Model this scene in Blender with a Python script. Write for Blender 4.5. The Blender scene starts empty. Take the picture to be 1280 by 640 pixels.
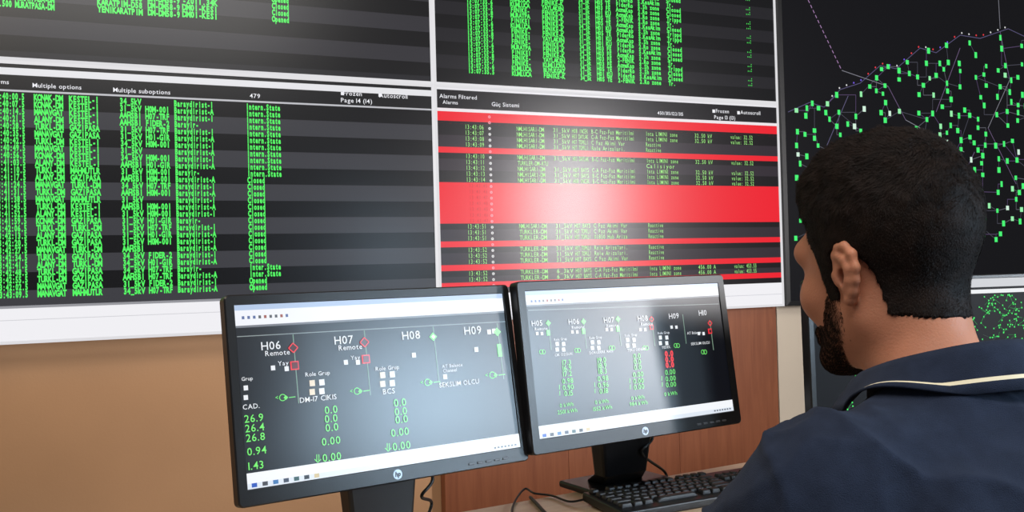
import bpy, bmesh, math, random
import numpy as np
from mathutils import Matrix, Vector, noise
random.seed(3); rng = np.random.default_rng(3)
sc = bpy.context.scene
sc.view_settings.view_transform = 'Standard'

# ------------------------------------------------------------------ camera
FP = 1150.0; CAMZ = 1.20
YAW, PIT, RHO = math.radians(23), math.radians(0.8), math.radians(1.5)
Zv = Vector((0, 0, 1))
R0 = Vector((math.cos(YAW), -math.sin(YAW), 0)); F0 = Vector((math.sin(YAW), math.cos(YAW), 0))
fwd = F0 * math.cos(PIT) + Zv * math.sin(PIT); up0 = Zv * math.cos(PIT) - F0 * math.sin(PIT)
right = R0 * math.cos(RHO) - up0 * math.sin(RHO); up = up0 * math.cos(RHO) + R0 * math.sin(RHO)
CAM = Vector((0, 0, CAMZ))
cam = bpy.data.cameras.new("camera"); cam.sensor_width = 36; cam.lens = FP / 1280 * 36; cam.clip_start = 0.02
co = bpy.data.objects.new("camera", cam); sc.collection.objects.link(co); sc.camera = co
m = Matrix.Identity(4)
for i in range(3):
    m[i][0] = right[i]; m[i][1] = up[i]; m[i][2] = -fwd[i]; m[i][3] = CAM[i]
co.matrix_world = m

def ray(px, py): return right * ((px - 640) / FP) + up * ((320 - py) / FP) + fwd
def cf(r, f, z): return R0 * r + F0 * f + Zv * z
def plane_hit(px, py, p0, n):
    d = ray(px, py); return CAM + d * ((p0 - CAM).dot(n) / d.dot(n))
def on_desk(px, py, z): return plane_hit(px, py, Vector((0, 0, z)), Zv)
def proj(P):
    d = P - CAM; z = d.dot(fwd); return (640 + FP * d.dot(right) / z, 320 - FP * d.dot(up) / z)

# ------------------------------------------------------------------ materials
def lin(c):
    def f(v):
        v /= 255.0
        return v / 12.92 if v <= 0.04045 else ((v + 0.055) / 1.055) ** 2.4
    return (f(c[0]), f(c[1]), f(c[2]), 1)
def newmat(name):
    mt = bpy.data.materials.new(name); mt.use_nodes = True
    return mt, mt.node_tree, mt.node_tree.nodes["Principled BSDF"]
def plain(name, rgb, rough=0.5, var=0.08, scale=30, bump=0.0, bscale=200, metal=0, spec=0.5, sss=0.0, sheen=0):
    mt, nt, b = newmat(name)
    tc = nt.nodes.new("ShaderNodeTexCoord"); n = nt.nodes.new("ShaderNodeTexNoise"); n.inputs["Scale"].default_value = scale
    n.inputs["Detail"].default_value = 4
    nt.links.new(tc.outputs["Object"], n.inputs["Vector"])
    r = nt.nodes.new("ShaderNodeValToRGB"); c = lin(rgb)
    r.color_ramp.elements[0].position = 0.3; r.color_ramp.elements[1].position = 0.7
    r.color_ramp.elements[0].color = tuple(v * (1 - var) for v in c[:3]) + (1,)
    r.color_ramp.elements[1].color = tuple(min(1, v * (1 + var)) for v in c[:3]) + (1,)
    nt.links.new(n.outputs["Fac"], r.inputs["Fac"]); nt.links.new(r.outputs["Color"], b.inputs["Base Color"])
    b.inputs["Roughness"].default_value = rough; b.inputs["Metallic"].default_value = metal
    b.inputs["Specular IOR Level"].default_value = spec
    if sheen: b.inputs["Sheen Weight"].default_value = sheen
    if sss:
        b.inputs["Subsurface Weight"].default_value = sss; b.inputs["Subsurface Radius"].default_value = (1, .3, .15); b.inputs["Subsurface Scale"].default_value = 0.008
    if bump:
        n2 = nt.nodes.new("ShaderNodeTexNoise"); n2.inputs["Scale"].default_value = bscale; n2.inputs["Detail"].default_value = 3
        nt.links.new(tc.outputs["Object"], n2.inputs["Vector"])
        bp = nt.nodes.new("ShaderNodeBump"); bp.inputs["Strength"].default_value = bump; bp.inputs["Distance"].default_value = 0.003
        nt.links.new(n2.outputs["Fac"], bp.inputs["Height"]); nt.links.new(bp.outputs["Normal"], b.inputs["Normal"])
    return mt
EM = {}
WALLR, MONR, SIDER = .27, .35, .55
def em(rgb, rough=WALLR, s=1.0):
    key = (rgb, rough, s)
    if key in EM: return EM[key]
    mt, nt, b = newmat("screen_glow_%d_%d_%d" % rgb)
    b.inputs["Base Color"].default_value = (0.004, 0.004, 0.005, 1); b.inputs["Roughness"].default_value = rough
    b.inputs["Emission Color"].default_value = lin(rgb); b.inputs["Emission Strength"].default_value = s
    b.inputs["Specular IOR Level"].default_value = {MONR: .75, SIDER: .12}.get(rough, .35)
    EM[key] = mt; return mt
def wood(name, c1, c2, scale=1.0, rough=0.4, axis_stretch=(6, 6, 0.7)):
    mt, nt, b = newmat(name)
    tc = nt.nodes.new("ShaderNodeTexCoord"); mp = nt.nodes.new("ShaderNodeMapping"); mp.inputs["Scale"].default_value = axis_stretch
    n = nt.nodes.new("ShaderNodeTexNoise"); n.inputs["Scale"].default_value = 6 * scale; n.inputs["Detail"].default_value = 8; n.inputs["Distortion"].default_value = 1.0
    r = nt.nodes.new("ShaderNodeValToRGB"); r.color_ramp.elements[0].position = .3; r.color_ramp.elements[1].position = .7
    r.color_ramp.elements[0].color = lin(c1); r.color_ramp.elements[1].color = lin(c2)
    nt.links.new(tc.outputs["Object"], mp.inputs["Vector"]); nt.links.new(mp.outputs["Vector"], n.inputs["Vector"])
    nt.links.new(n.outputs["Fac"], r.inputs["Fac"]); nt.links.new(r.outputs["Color"], b.inputs["Base Color"]); b.inputs["Roughness"].default_value = rough
    return mt

# ------------------------------------------------------------------ object helpers
def link(o, parent=None, **props):
    sc.collection.objects.link(o)
    if parent is not None: o.parent = parent
    for k, v in props.items(): o[k] = v
    return o
def mesh_obj(name, verts, faces, mats, parent=None, mw=None, midx=None, smooth=False, **props):
    me = bpy.data.meshes.new(name); me.from_pydata([tuple(v) for v in verts], [], [tuple(f) for f in faces])
    for mt in mats: me.materials.append(mt)
    if midx is not None: me.polygons.foreach_set("material_index", list(midx))
    if smooth: me.polygons.foreach_set("use_smooth", [True] * len(me.polygons))
    me.update(); o = bpy.data.objects.new(name, me)
    if mw is not None: o.matrix_local = mw
    return link(o, parent, **props)
def empty(name, M, label=None, category=None, **props):
    o = bpy.data.objects.new(name, None); o.empty_display_size = 0.1; o.matrix_local = M
    link(o, None, **props)
    if label: o["label"] = label; o["category"] = category
    bpy.context.view_layer.update()
    return o
def box_mesh(name, size, mat, bevel=0.0, seg=3, taper=None):
    bm = bmesh.new(); bmesh.ops.create_cube(bm, size=1.0)
    for v in bm.verts:
        v.co.x *= size[0]; v.co.y *= size[1]; v.co.z *= size[2]
        if taper and v.co.z > 0: v.co.x *= taper[0]; v.co.y *= taper[1]
    if bevel: bmesh.ops.bevel(bm, geom=list(bm.edges), offset=bevel, segments=seg, affect='EDGES', profile=0.5)
    me = bpy.data.meshes.new(name); bm.to_mesh(me); bm.free(); me.materials.append(mat)
    if bevel:
        me.polygons.foreach_set("use_smooth", [True] * len(me.polygons))
    return me
def box(name, size, M, mat, bevel=0.0, parent=None, taper=None, **props):
    o = bpy.data.objects.new(name, box_mesh(name, size, mat, bevel, taper=taper))
    if bevel:
        md = o.modifiers.new("wn", 'WEIGHTED_NORMAL'); md.keep_sharp = True
    o.matrix_local = M if isinstance(M, Matrix) else Matrix.Translation(M)
    return link(o, parent, **props)
def catmull(pts, n=8):
    P = [Vector(p) for p in pts]; P = [P[0] * 2 - P[1]] + P + [P[-1] * 2 - P[-2]]; out = []
    for i in range(1, len(P) - 2):
        for j in range(n):
            t = j / n; a, b, c, d = P[i - 1], P[i], P[i + 1], P[i + 2]
            out.append(0.5 * ((2 * b) + (c - a) * t + (2 * a - 5 * b + 4 * c - d) * t * t + (3 * b - a - 3 * c + d) * t ** 3))
    out.append(P[-2]); return out
def tube(name, pts, r, mat, parent=None, n=8, seg=10, **props):
    C = catmull(pts, n); V = []; Fc = []
    nrm = None
    for i, p in enumerate(C):
        t = (C[min(i + 1, len(C) - 1)] - C[max(i - 1, 0)]).normalized()
        if nrm is None: nrm = t.orthogonal().normalized()
        nrm = (nrm - t * nrm.dot(t)).normalized(); b = t.cross(nrm)
        rr = r(i / (len(C) - 1)) if callable(r) else r
        for k in range(seg):
            a = 2 * math.pi * k / seg; V.append(p + (nrm * math.cos(a) + b * math.sin(a)) * rr)
    for i in range(len(C) - 1):
        for k in range(seg):
            Fc.append((i * seg + k, i * seg + (k + 1) % seg, (i + 1) * seg + (k + 1) % seg, (i + 1) * seg + k))
    Fc.append(tuple(range(seg))[::-1]); Fc.append(tuple((len(C) - 1) * seg + k for k in range(seg)))
    return mesh_obj(name, V, Fc, [mat], parent, smooth=True, **props)
def cyl(name, r0, r1, h, M, mat, parent=None, seg=32, **props):
    V = []; Fc = []
    for z, r in ((0, r0 * .94), (h * .03, r0), (h * .97, r1), (h, r1 * .94)):
        for k in range(seg):
            a = 2 * math.pi * k / seg; V.append((r * math.cos(a), r * math.sin(a), z))
    for i in range(3):
        for k in range(seg): Fc.append((i * seg + k, i * seg + (k + 1) % seg, (i + 1) * seg + (k + 1) % seg, (i + 1) * seg + k))
    Fc.append(tuple(range(seg))[::-1]); Fc.append(tuple(3 * seg + k for k in range(seg)))
    return mesh_obj(name, V, Fc, [mat], parent, mw=M, **props)

# ------------------------------------------------------------------ glyphs
GL = {}
def glyph(ch, bold):
    key = (ch, bold)
    if key in GL: return GL[key]
    cu = bpy.data.curves.new("g", 'FONT'); cu.body = ch; cu.size = 1; cu.resolution_u = 2; cu.offset = 0.05 if bold else 0.006
    o = bpy.data.objects.new("g", cu); sc.collection.objects.link(o); bpy.context.view_layer.update()
    me = o.evaluated_get(bpy.context.evaluated_depsgraph_get()).to_mesh()
    vs = np.array([v.co[:2] for v in me.vertices]) if len(me.vertices) else np.zeros((0, 2))
    fs = [tuple(p.vertices) for p in me.polygons]
    o.evaluated_get(bpy.context.evaluated_depsgraph_get()).to_mesh_clear()
    bpy.data.objects.remove(o); bpy.data.curves.remove(cu)
    GL[key] = (vs, fs, (vs[:, 0].min(), vs[:, 0].max()) if len(vs) else (0, .3)); return GL[key]
CAPH = glyph("H", False)[0][:, 1].max()

class Img:
    """flat picture shown by a display; local X right, Z up, front is -Y"""
    def __init__(s, M, rough=WALLR):
        s.M = M; s.Mi = M.inverted(); s.rough = rough; s.V = []; s.F = []; s.I = []; s.mats = []; s.mi = {}
    def mat(s, rgb):
        if rgb not in s.mi: s.mi[rgb] = len(s.mats); s.mats.append(em(rgb, s.rough))
        return s.mi[rgb]
    def uv(s, px, py):
        n = s.M.to_3x3() @ Vector((0, -1, 0)); h = plane_hit(px, py, s.M.translation, n); l = s.Mi @ h
        return l.x, l.z, (h - CAM).dot(fwd) / FP
    def add(s, pts, faces, rgb, layer):
        b = len(s.V); y = -0.0004 * layer
        s.V += [(p[0], y, p[1]) for p in pts]; s.F += [tuple(b + i for i in f) for f in faces]; s.I += [s.mat(rgb)] * len(faces)
    def quad(s, u0, v0, u1, v1, rgb, layer=1): s.add([(u0, v0), (u1, v0), (u1, v1), (u0, v1)], [(0, 1, 2, 3)], rgb, layer)
    def text(s, t, u, v, h, rgb, anchor='l', width=None, bold=False, mono=False, layer=4):
        k = h / CAPH; x = 0; out = []
        for ch in t:
            if ch == ' ': x += .62 if mono else .32; continue
            vs, fs, (a, b) = glyph(ch, bold)
            if mono: out.append((vs + [x + .31 - (a + b) / 2, 0], fs)); x += .62
            else: out.append((vs + [x - a, 0], fs)); x += b - a + .11
        if not out: return
        kx = width / x if width else k
        off = {'l': 0, 'c': -x * kx / 2, 'r': -x * kx}[anchor]
        for vs, fs in out:
            P = [(u + off + p[0] * kx, v + p[1] * k) for p in vs]
            if hasattr(s, 'w') and (min(p[0] for p in P) < -s.w or max(p[0] for p in P) > s.w or max(p[1] for p in P) > s.h): continue
            s.add(P, fs, rgb, layer)
    def T(s, px, py, t, hpx, rgb=(225, 225, 225), anchor='c', bold=False):
        u, v, q = s.uv(px, py); s.text(t, u, v - hpx * q / 2, hpx * q, rgb, anchor, bold=bold)
    def B(s, px, py, w, h, rgb, layer=3):
        u, v, q = s.uv(px, py); s.quad(u - w * q / 2, v - h * q / 2, u + w * q / 2, v + h * q / 2, rgb, layer)
    def seg(s, u0, v0, u1, v1, w, rgb, layer=2):
        dx, dy = u1 - u0, v1 - v0; l = math.hypot(dx, dy) or 1; nx, ny = -dy / l * w / 2, dx / l * w / 2
        s.add([(u0 + nx, v0 + ny), (u0 - nx, v0 - ny), (u1 - nx, v1 - ny), (u1 + nx, v1 + ny)], [(0, 1, 2, 3)], rgb, layer)
    def L(s, x0, y0, x1, y1, wpx, rgb, layer=2):
        a = s.uv(x0, y0); b = s.uv(x1, y1); s.seg(a[0], a[1], b[0], b[1], wpx * a[2], rgb, layer)
    def Vl(s, px, y0, y1, wpx, rgb, layer=2):
        a = s.uv(px, y0); b = s.uv(px, y1); s.seg(a[0], a[1], a[0], b[1], wpx * a[2], rgb, layer)
    def ring(s, px, py, r, n, wpx, rgb, rot=0.0, layer=3):
        u, v, q = s.uv(px, py)
        P = [(u + r * q * math.cos(rot + 2 * math.pi * i / n), v + r * q * math.sin(rot + 2 * math.pi * i / n)) for i in range(n)]
        for i in range(n): s.seg(*P[i], *P[(i + 1) % n], wpx * q, rgb, layer)
    def disc(s, px, py, r, n, rgb, rot=0.0, layer=3):
        u, v, q = s.uv(px, py)
        s.add([(u + r * q * math.cos(rot + 2 * math.pi * i / n), v + r * q * math.sin(rot + 2 * math.pi * i / n)) for i in range(n)], [tuple(range(n))], rgb, layer)
    def build(s, parent, name="screen_image"):
        bpy.context.view_layer.update()
        return mesh_obj(name, s.V, s.F, s.mats, parent, mw=parent.matrix_world.inverted() @ s.M if parent else s.M, midx=s.I)

# ------------------------------------------------------------------ room
YW = 3.20
def wl(px, py):
    h = plane_hit(px, py, Vector((0, YW, 0)), Vector((0, -1, 0))); return h.x, h.z
m_tan = plain("tan_plaster", (192, 146, 106), .6, .04, 3, .1, 120)
m_panel = wood("brown_wood_panel", (132, 74, 46), (152, 90, 58), .8, .4, (8, 8, .6))
m_beige = plain("beige_paint", (214, 200, 180), .8, .03, 4)
m_floor = plain("grey_carpet", (95, 92, 90), .9, .15, 60, .3, 400)
XL, XR = -2.6, 5.6
box("wall_back", (XR - XL, .1, 3.4), Vector(((XL + XR) / 2, YW + .16, 1.7)), m_tan, kind="structure")
box("floor", (XR - XL, 6.2, .1), Vector(((XL + XR) / 2, YW + .2 - 3.1, -.05)), m_floor, kind="structure")
xb0 = wl(562, 600)[0]; xmid = wl(548, 350)[0]; xr1 = wl(980, 383)[0]
zbot = wl(548, 404)[1]; zrow = wl(546, 106)[1]
nb = 3
bm = bmesh.new()
for i in range(nb):
    x0 = xb0 + (xr1 - xb0) * i / nb + .0008; x1 = xb0 + (xr1 - xb0) * (i + 1) / nb - .0008
    g = bmesh.ops.create_cube(bm, size=1)
    for v in g['verts']:
        v.co = Vector(((x0 + x1) / 2 + v.co.x * (x1 - x0), YW + .08 + v.co.y * .05, zbot / 2 + .002 + v.co.z * (zbot)))
me = bpy.data.meshes.new("trim_1"); bm.to_mesh(me); bm.free(); me.materials.append(m_panel)
link(bpy.data.objects.new("trim_1", me), None, kind="structure")
box("trim_2", (XR - xr1 - .005, .05, 3.3), Vector(((XR + xr1 + .005) / 2, YW + .08, 1.65)), m_beige, kind="structure")

# ------------------------------------------------------------------ wall of displays
m_frame_glow = em((222, 221, 224), .4)  # frame brightness put in as emission; the bezel is no light source
m_black = plain("black_plastic", (16, 16, 18), .38, .1, 40, .05, 600)
m_glass = em((8, 8, 10))
m_metal = plain("grey_metal", (120, 122, 126), .35, .05, metal=.8)
G1 = (84, 250, 100); WH = (240, 240, 246); BK = (8, 8, 10); GR = (58, 58, 63)
rowH = zrow - zbot; MW = xr1 - xmid
def display(x0, z0, x1, z1, frame_mat, label, fr=.010, name="video_wall_screen", group="video wall screens"):
    M = Matrix.Translation(((x0 + x1) / 2, YW, (z0 + z1) / 2))
    root = empty(name, M, label, "screen")
    if group: root["group"] = group
    w, h = x1 - x0, z1 - z0
    a, b = w / 2, h / 2; ia, ib = a - fr, b - fr
    Vv = []
    for (p, q, y) in ((a, b, 0), (ia, ib, -.002), (ia, ib, .008), (a, b, .05)):
        Vv += [(-p, y - .004, -q), (p, y - .004, -q), (p, y - .004, q), (-p, y - .004, q)]
    Fq = []
    for l0, l1 in ((3, 0), (0, 1), (1, 2)):
        for i in range(4):
            j = (i + 1) % 4; Fq.append((l0 * 4 + i, l0 * 4 + j, l1 * 4 + j, l1 * 4 + i))
    Fq.append((12, 15, 14, 13))
    mesh_obj("frame", Vv, Fq, [frame_mat], root)
    box("display_panel", (2 * ia, .004, 2 * ib), Vector((0, .002, 0)), m_glass, parent=root)
    im = Img(Matrix.Translation(((x0 + x1) / 2, YW - .0005, (z0 + z1) / 2)))
    im.w, im.h = ia, ib
    return root, im

LBL = "video wall display with white frame showing %s"
ztop = zrow + rowH
rC, C = display(xmid - MW, zbot, xmid, zrow, m_frame_glow, LBL % "green alarm list")
rD, D = display(xmid, zbot, xr1, zrow, m_frame_glow, LBL % "red alarm rows")
rA, A = display(xmid - MW, zrow, xmid, ztop, m_frame_glow, LBL % "striped dark table")
rB, B_ = display(xmid, zrow, xr1, ztop, m_frame_glow, LBL % "dense green columns")

def stripes(im, v_top, v_bot, hh, c0=BK, c1=GR):
    v = v_top; i = 0
    while v > v_bot:
        v2 = max(v - hh, v_bot); im.quad(-im.w, v2, im.w, v, c1 if i % 2 else c0, 1); v = v2; i += 1
def col(im, x0, x1, yref, rows, v0, pitch, fn, rgb=G1, h=.84, bold=True):
    u0 = im.uv(x0, yref)[0]; u1 = im.uv(x1, yref)[0]
    for r in rows:
        t = fn(r)
        if not t: continue
        im.text(t, u0, v0 - (r + .9) * pitch, pitch * h, rgb, width=(u1 - u0) * min(1.0, len(t) / max(1, fn.n)), bold=bold, mono=True)
def gen(n, f):
    def g(r): return f(r)
    g.n = n; return g
R_ = random.Random(5)

# --- C : bottom-left
stripes(C, C.uv(335, 128)[1], -C.h, .056)
vtopC = C.uv(335, 129)[1]
C.quad(-C.w, vtopC, C.w, C.h, (20, 20, 22), 2)
C.quad(-C.w, C.h - .034, C.w, C.h - .012, (228, 228, 232), 3)
C.quad(-C.w, vtopC, C.w, vtopC + .006, (190, 190, 196), 3)
vb = C.uv(200, 376)[1]
C.quad(-C.w, -C.h, C.w, vb, (240, 239, 243), 3)
C.quad(-C.w, vb - .008, C.w, vb, (150, 150, 156), 4)
C.quad(-C.w, vb - .045, C.w, vb - .043, (205, 205, 210), 4)
for x, y, t in ((72, 108, "Multiple options"), (178, 114, "Multiple suboptions"), (319, 120, "479"), (441, 117, "Frozen"), (492, 120, "Autoscroll"), (446, 126, "Page 14 (14)"), (-2, 102, "Alarms")):
    C.T(x, y, t, 5.4, WH)
C.B(428, 117, 4, 4, WH); C.B(475, 119, 4, 4, WH)
PC = .0226; v0 = vtopC - .004; rows = range(28)
def state(r): return "Intern.State" if r < 11 else ("Inter.State" if r in (24, 25) else ("Opened" if r > 25 else "Closed"))
col(C, -60, -8, 300, rows, v0, PC, gen(12, lambda r: "13:43:%02d.500" % (r + 10)))
col(C, -6, 34, 300, rows, v0, PC, gen(10, lambda r: "%02d:%02d:%02d.5" % (13, 40 + r // 9, (r * 7) % 60)))
col(C, 46, 82, 300, rows, v0, PC, gen(8, lambda r: R_.choice(["MANAVGAT", "TURKL-DM", "KONAK-DM", "ALANY-DM"])))
col(C, 90, 127, 300, rows, v0, PC, gen(8, lambda r: R_.choice(["TURKL-DM", "KESTEL-1", "GAZIPASA", "MAHMUTLR"])))
col(C, 153, 180, 300, rows, v0, PC, gen(6, lambda r: R_.choice(["31_5kV", "31_5kV", "34_5kV", "AAHSB1"])))
col(C, 185, 215, 300, rows, v0, PC, gen(7, lambda r: R_.choice(["H07-TRF", "H01-GIR", "H0M-001", "FIDER-2"]) if (r * 5) % 7 else ""))
col(C, 221, 270, 300, rows, v0, PC, gen(13, lambda r: ["Baraydirist-1", "Baraydirist-A", "Barayir-"][2 if r % 7 == 3 else r % 2]))
col(C, 311, 354, 300, rows, v0, PC, gen(12, state))
C.build(rC)
# --- A : top-left
stripes(A, A.h, -A.h, .056, (10, 10, 12), (48, 47, 52))
A.quad(-A.w, -A.h, A.w, -A.h + .02, (34, 34, 38), 2)
for k, (x0, x1, n, f) in enumerate(((-10, 68, 19, lambda r: "41.500 MURATPASA-DM"), (122, 178, 12, lambda r: R_.choice(["YENIKARATPIM", "MURATPASA-DM", "KARATPIM-D58"])), (185, 225, 9, lambda r: "DM-DM58-9"), (228, 272, 9, lambda r: R_.choice(["-2011.34K", "DM01-KES1", "MOTEL-003"])), (340, 361, 6, lambda r: R_.choice(["Closed", "Opened"])))):
    u0 = A.uv(x0, 10)[0]; u1 = A.uv(x1, 10)[0]
    vbk = A.uv(x0, (7, 15, 19, 21, 27)[k])[1]
    for r in range(12):
        t = f(r); A.text(t, u0, vbk + r * PC, PC * .84, G1, width=(u1 - u0) * min(1, len(t) / n), bold=True, mono=True)
A.build(rA)
# --- B : top-right
stripes(B_, B_.h, -B_.h, .05, (8, 8, 10), (30, 29, 33))
PB = .0203; vB = B_.uv(600, 92)[1]
specs = ((585, 618, 10, lambda r: "13:07:35.%d" % (5 + r % 4)), (640, 664, 7, lambda r: R_.choice(["MURATPA", "FINIKE1", "KUMLUCA", "FENIKE-"])), (679, 706, 8, lambda r: R_.choice(["KUMLUOVA", "BUYUKGAZ", "FENIKE-K", "YAYLAKEN"])),
         (725, 739, 5, lambda r: R_.choice(["31_5k", "34_5k"])), (746, 765, 6, lambda r: R_.choice(["H05 TE", "H03 FE", "H01 KU"])),
         (772, 793, 7, lambda r: R_.choice(["2-FENIK", "AcmaKap", "FiderRo"])), (799, 826, 9, lambda r: R_.choice(["S.Sh zone", "S.KesAkim", "2.Ro zone"])), (835, 853, 6, lambda r: R_.choice(["Closed", "Closed", "Trippd"]) if r % 4 else "Tr."), (934, 940, 3, lambda r: "..:" if r % 3 else ""))
for x0, x1, n, f in specs:
    u0 = B_.uv(x0, 90)[0]; u1 = B_.uv(x1, 90)[0]
    for r in range(24):
        t = f(r)
        if t: B_.text(t, u0, vB + r * PB, PB * .84, G1, width=(u1 - u0) * min(1, len(t) / n), bold=True, mono=True)
B_.build(rB)
# --- D : bottom-right (red alarms)
RD = (236, 22, 40)
vt = D.uv(600, 141)[1]; vb = D.uv(900, 356)[1]
D.quad(-D.w, vt, D.w, D.h, (20, 18, 22), 2)
D.quad(-D.w, D.h - .006, D.w, D.h, (230, 229, 234), 3)
D.quad(-D.w, vt, D.w, vt + .012, (236, 228, 232), 3)
nR = 31; PD = (vt - vb) / nR
redrows = {0, 1, 6, 12, 13, 14, 15, 16, 17, 18, 22, 26, 29}
for r in range(nR):
    c = RD if r in redrows else ((12, 6, 10) if (r // 2) % 2 else (44, 36, 44))
    D.quad(-D.w, vt - (r + 1) * PD, D.w, vt - r * PD, c, 1)
    if r == 1: D.quad(-D.w, vt - 2 * PD, D.w, vt - 1.6 * PD, (12, 6, 10), 2)
D.quad(-D.w, -D.h, D.w, vb, (240, 239, 243), 3)
D.quad(-D.w, vb - .05, D.w, vb - .048, (200, 200, 208), 4)
for x, y, t, s_ in ((573, 121, "Alarms Filtered", 5), (563, 128, "Alarms", 4.5), (632, 131, "Güç Sistemi", 5), (838, 142, "450/315/122/315", 4), (903, 139, "Frozen", 4.5), (938, 141, "Autoscroll", 4.5), (906, 147, "Page 13 (13)", 4.5)):
    D.T(x, y, t, s_, WH)
D.B(892, 139, 4, 4, WH); D.B(923, 141, 4, 4, WH)
LG = (160, 234, 130)
tx = 0
for r in range(nR):
    if r in redrows:
        if 12 <= r <= 18:
            D.text("13:43:%02d" % (45 + r % 4), D.uv(585, 200)[0], vt - (r + .85) * PD, PD * .6, (208, 24, 38), width=.075, mono=True)
        D.text("o", D.uv(613, 200)[0] - .006, vt - (r + .85) * PD, PD * .6, (236, 150, 165), bold=True)
        continue
    sec = 6 + tx if r < 12 else 51 + tx // 12
    long_ = r in (2, 3, 9, 10, 11, 27, 28) or r == 7
    kind = "Turk" if r == 8 or r >= 20 else "Nml"
    items = [(583, 607, "13:43:%02d" % min(sec, 59)), (648, 682, "TURKLER-DM" if kind == "Turk" else "NMLHISARI-DM"), (693, 714, "31_5kV" if r < 27 else "6_3kV"),
             (717, 737, random.choice(["H07 TOPKLI", "H08 INCEK", "H03 DAYLAK", "H07 BAYS"])),
             (741, 795 if long_ else 783, random.choice(["B-C Faz-Faz Meritilmi", "C-A Faz-Faz Meritilmi"]) if long_ else random.choice(["01850 Hub Ariza", "Role Arizalari.", "C Faz Akimi Var"])),
             (809, 849 if long_ else 828, "Inta LIMINI zone" if long_ else "Reactive")]
    if long_: items += [(870, 892, "32.50 kV" if r < 12 else "456.00 A"), (915, 943, "value: 32.52" if r < 12 else "value: 453.55")]
    if r == 8: items = [items[0], (648, 686, "TURKLER-DM-RTU"), (809, 845, "Calisiyor")]
    for x0, x1, t in items:
        u0 = D.uv(x0, 250)[0]; u1 = D.uv(x1, 250)[0]
        D.text(t, u0, vt - (r + .88) * PD, PD * .76, LG, width=u1 - u0, mono=True)
    D.text("o", D.uv(613, 200)[0] - .006, vt - (r + .85) * PD, PD * .6, (220, 220, 220), bold=True)
    tx += 1
D.build(rD)
# --- map display
xm0 = xr1 + .012; xm1 = xm0 + 1.75; zm0 = wl(990, 382)[1]
rM, Mp = display(xm0, zm0, xm1, ztop, m_black, "large black display showing a network map of green nodes", fr=.02, name="map_display", group=None)
Mp.quad(-Mp.w, -Mp.h, Mp.w, Mp.h, (5, 5, 9), 1)
upper = [(985, 140), (1012, 128), (1030, 134), (1050, 112), (1075, 104), (1100, 82), (1120, 86), (1150, 60), (1170, 66), (1200, 44), (1225, 48), (1260, 36), (1290, 50), (1340, 60), (1420, 90)]
rm = random.Random(11)
def ub(x):
    for (a, b), (c, d) in zip(upper, upper[1:]):
        if a <= x <= c: return b + (d - b) * (x - a) / (c - a)
    return 100
for (a, b), (c, d) in zip(upper, upper[1:]): Mp.L(a, b, c, d, .8, (90, 84, 122))
for (a, b), (c, d) in (((1052, 88), (1110, 108)), ((1110, 108), (1132, 150)), ((1132, 150), (1205, 190)), ((1248, 0), (1250, 36)), ((1218, 190), (1185, 260)), ((1250, 40), (1262, 100)), ((1000, 260), (1080, 200)), ((1060, 120), (1030, 190)), ((1200, 60), (1170, 140)), ((1262, 100), (1235, 160)), ((1235, 160), (1270, 230))):
    Mp.L(a, b, c, d, .8, rm.choice([(100, 94, 130), (130, 130, 140), (110, 90, 126)]))
for i in range(14):
    t0, t1 = i / 14, (i + .6) / 14; Mp.L(1010 + 42 * t0, 88 * t0, 1010 + 42 * t1, 88 * t1, 1, (170, 130, 180))
cent = [(rm.uniform(995, 1420), rm.uniform(60, 285)) for _ in range(34)]
pts = []
while len(pts) < 370:
    if rm.random() < .4:
        c_ = rm.choice(cent); x, y = rm.gauss(c_[0], 16), rm.gauss(c_[1], 16)
    else: x = rm.uniform(990, 1420); y = rm.uniform(40, 300)
    if x < 988 or x > 1420 or y < ub(x) - 2 or y > 305: continue
    if x < 1020 and y < 120: continue
    if any((p[0] - x) ** 2 + (p[1] - y) ** 2 < 75 for p in pts): continue
    pts.append((x, y))
for i, (x, y) in enumerate(pts):
    for q in sorted(pts[:i], key=lambda p: (p[0] - x) ** 2 + (p[1] - y) ** 2)[:2 if i % 5 == 0 else 1]:
        if (q[0] - x) ** 2 + (q[1] - y) ** 2 < 1400:
            lc = rm.choice([(96, 96, 106), (74, 74, 86), (88, 70, 108)])
            if rm.random() < .6: Mp.L(x, y, q[0], q[1], .7, lc)
            else: Mp.L(x, y, q[0], y, .7, lc); Mp.L(q[0], y, q[0], q[1], .7, lc)
    c = (70, 246, 116) if rm.random() < .88 else rm.choice([(210, 240, 220), (150, 240, 170)])
    Mp.B(x, y, rm.uniform(3.6, 5.6), rm.uniform(5, 7.4), c, 3)
for x in range(1040, 1260, 9): Mp.disc(x, ub(x) - 3, 1.2, 6, rm.choice([(230, 60, 70), (120, 90, 230), (220, 220, 220)]))
Mp.build(rM)

# ------------------------------------------------------------------ desk
DZ = CAMZ - .47
e0 = on_desk(590, 637, DZ); e1 = on_desk(917, 580, DZ)
ed = (e1 - e0).normalized(); en = Vector((ed.y, -ed.x, 0))
dyaw = math.atan2(ed.y, ed.x)
DD = .80
dm = e0 + ed * .55 + en * (DD / 2); dm.z = 0
MD = Matrix.Translation(dm) @ Matrix.Rotation(dyaw, 4, 'Z')
m_desk = wood("pale_wood_laminate", (176, 150, 122), (196, 172, 144), .8, .35, (.8, 8, 8))
m_grey = plain("grey_laminate", (150, 150, 152), .5, .04)
desk = empty("desk", MD, "long pale wood-laminate control desk carrying monitors and keyboard", "desk")
box("desk_top", (3.3, DD, .03), Vector((0, 0, DZ - .015)), m_desk, .004, desk)
for x in (-1.6, 1.6, 0.55): box("desk_leg", (.03, DD - .12, DZ - .03), Vector((x, 0, (DZ - .03) / 2)), m_grey, .003, desk)
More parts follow.
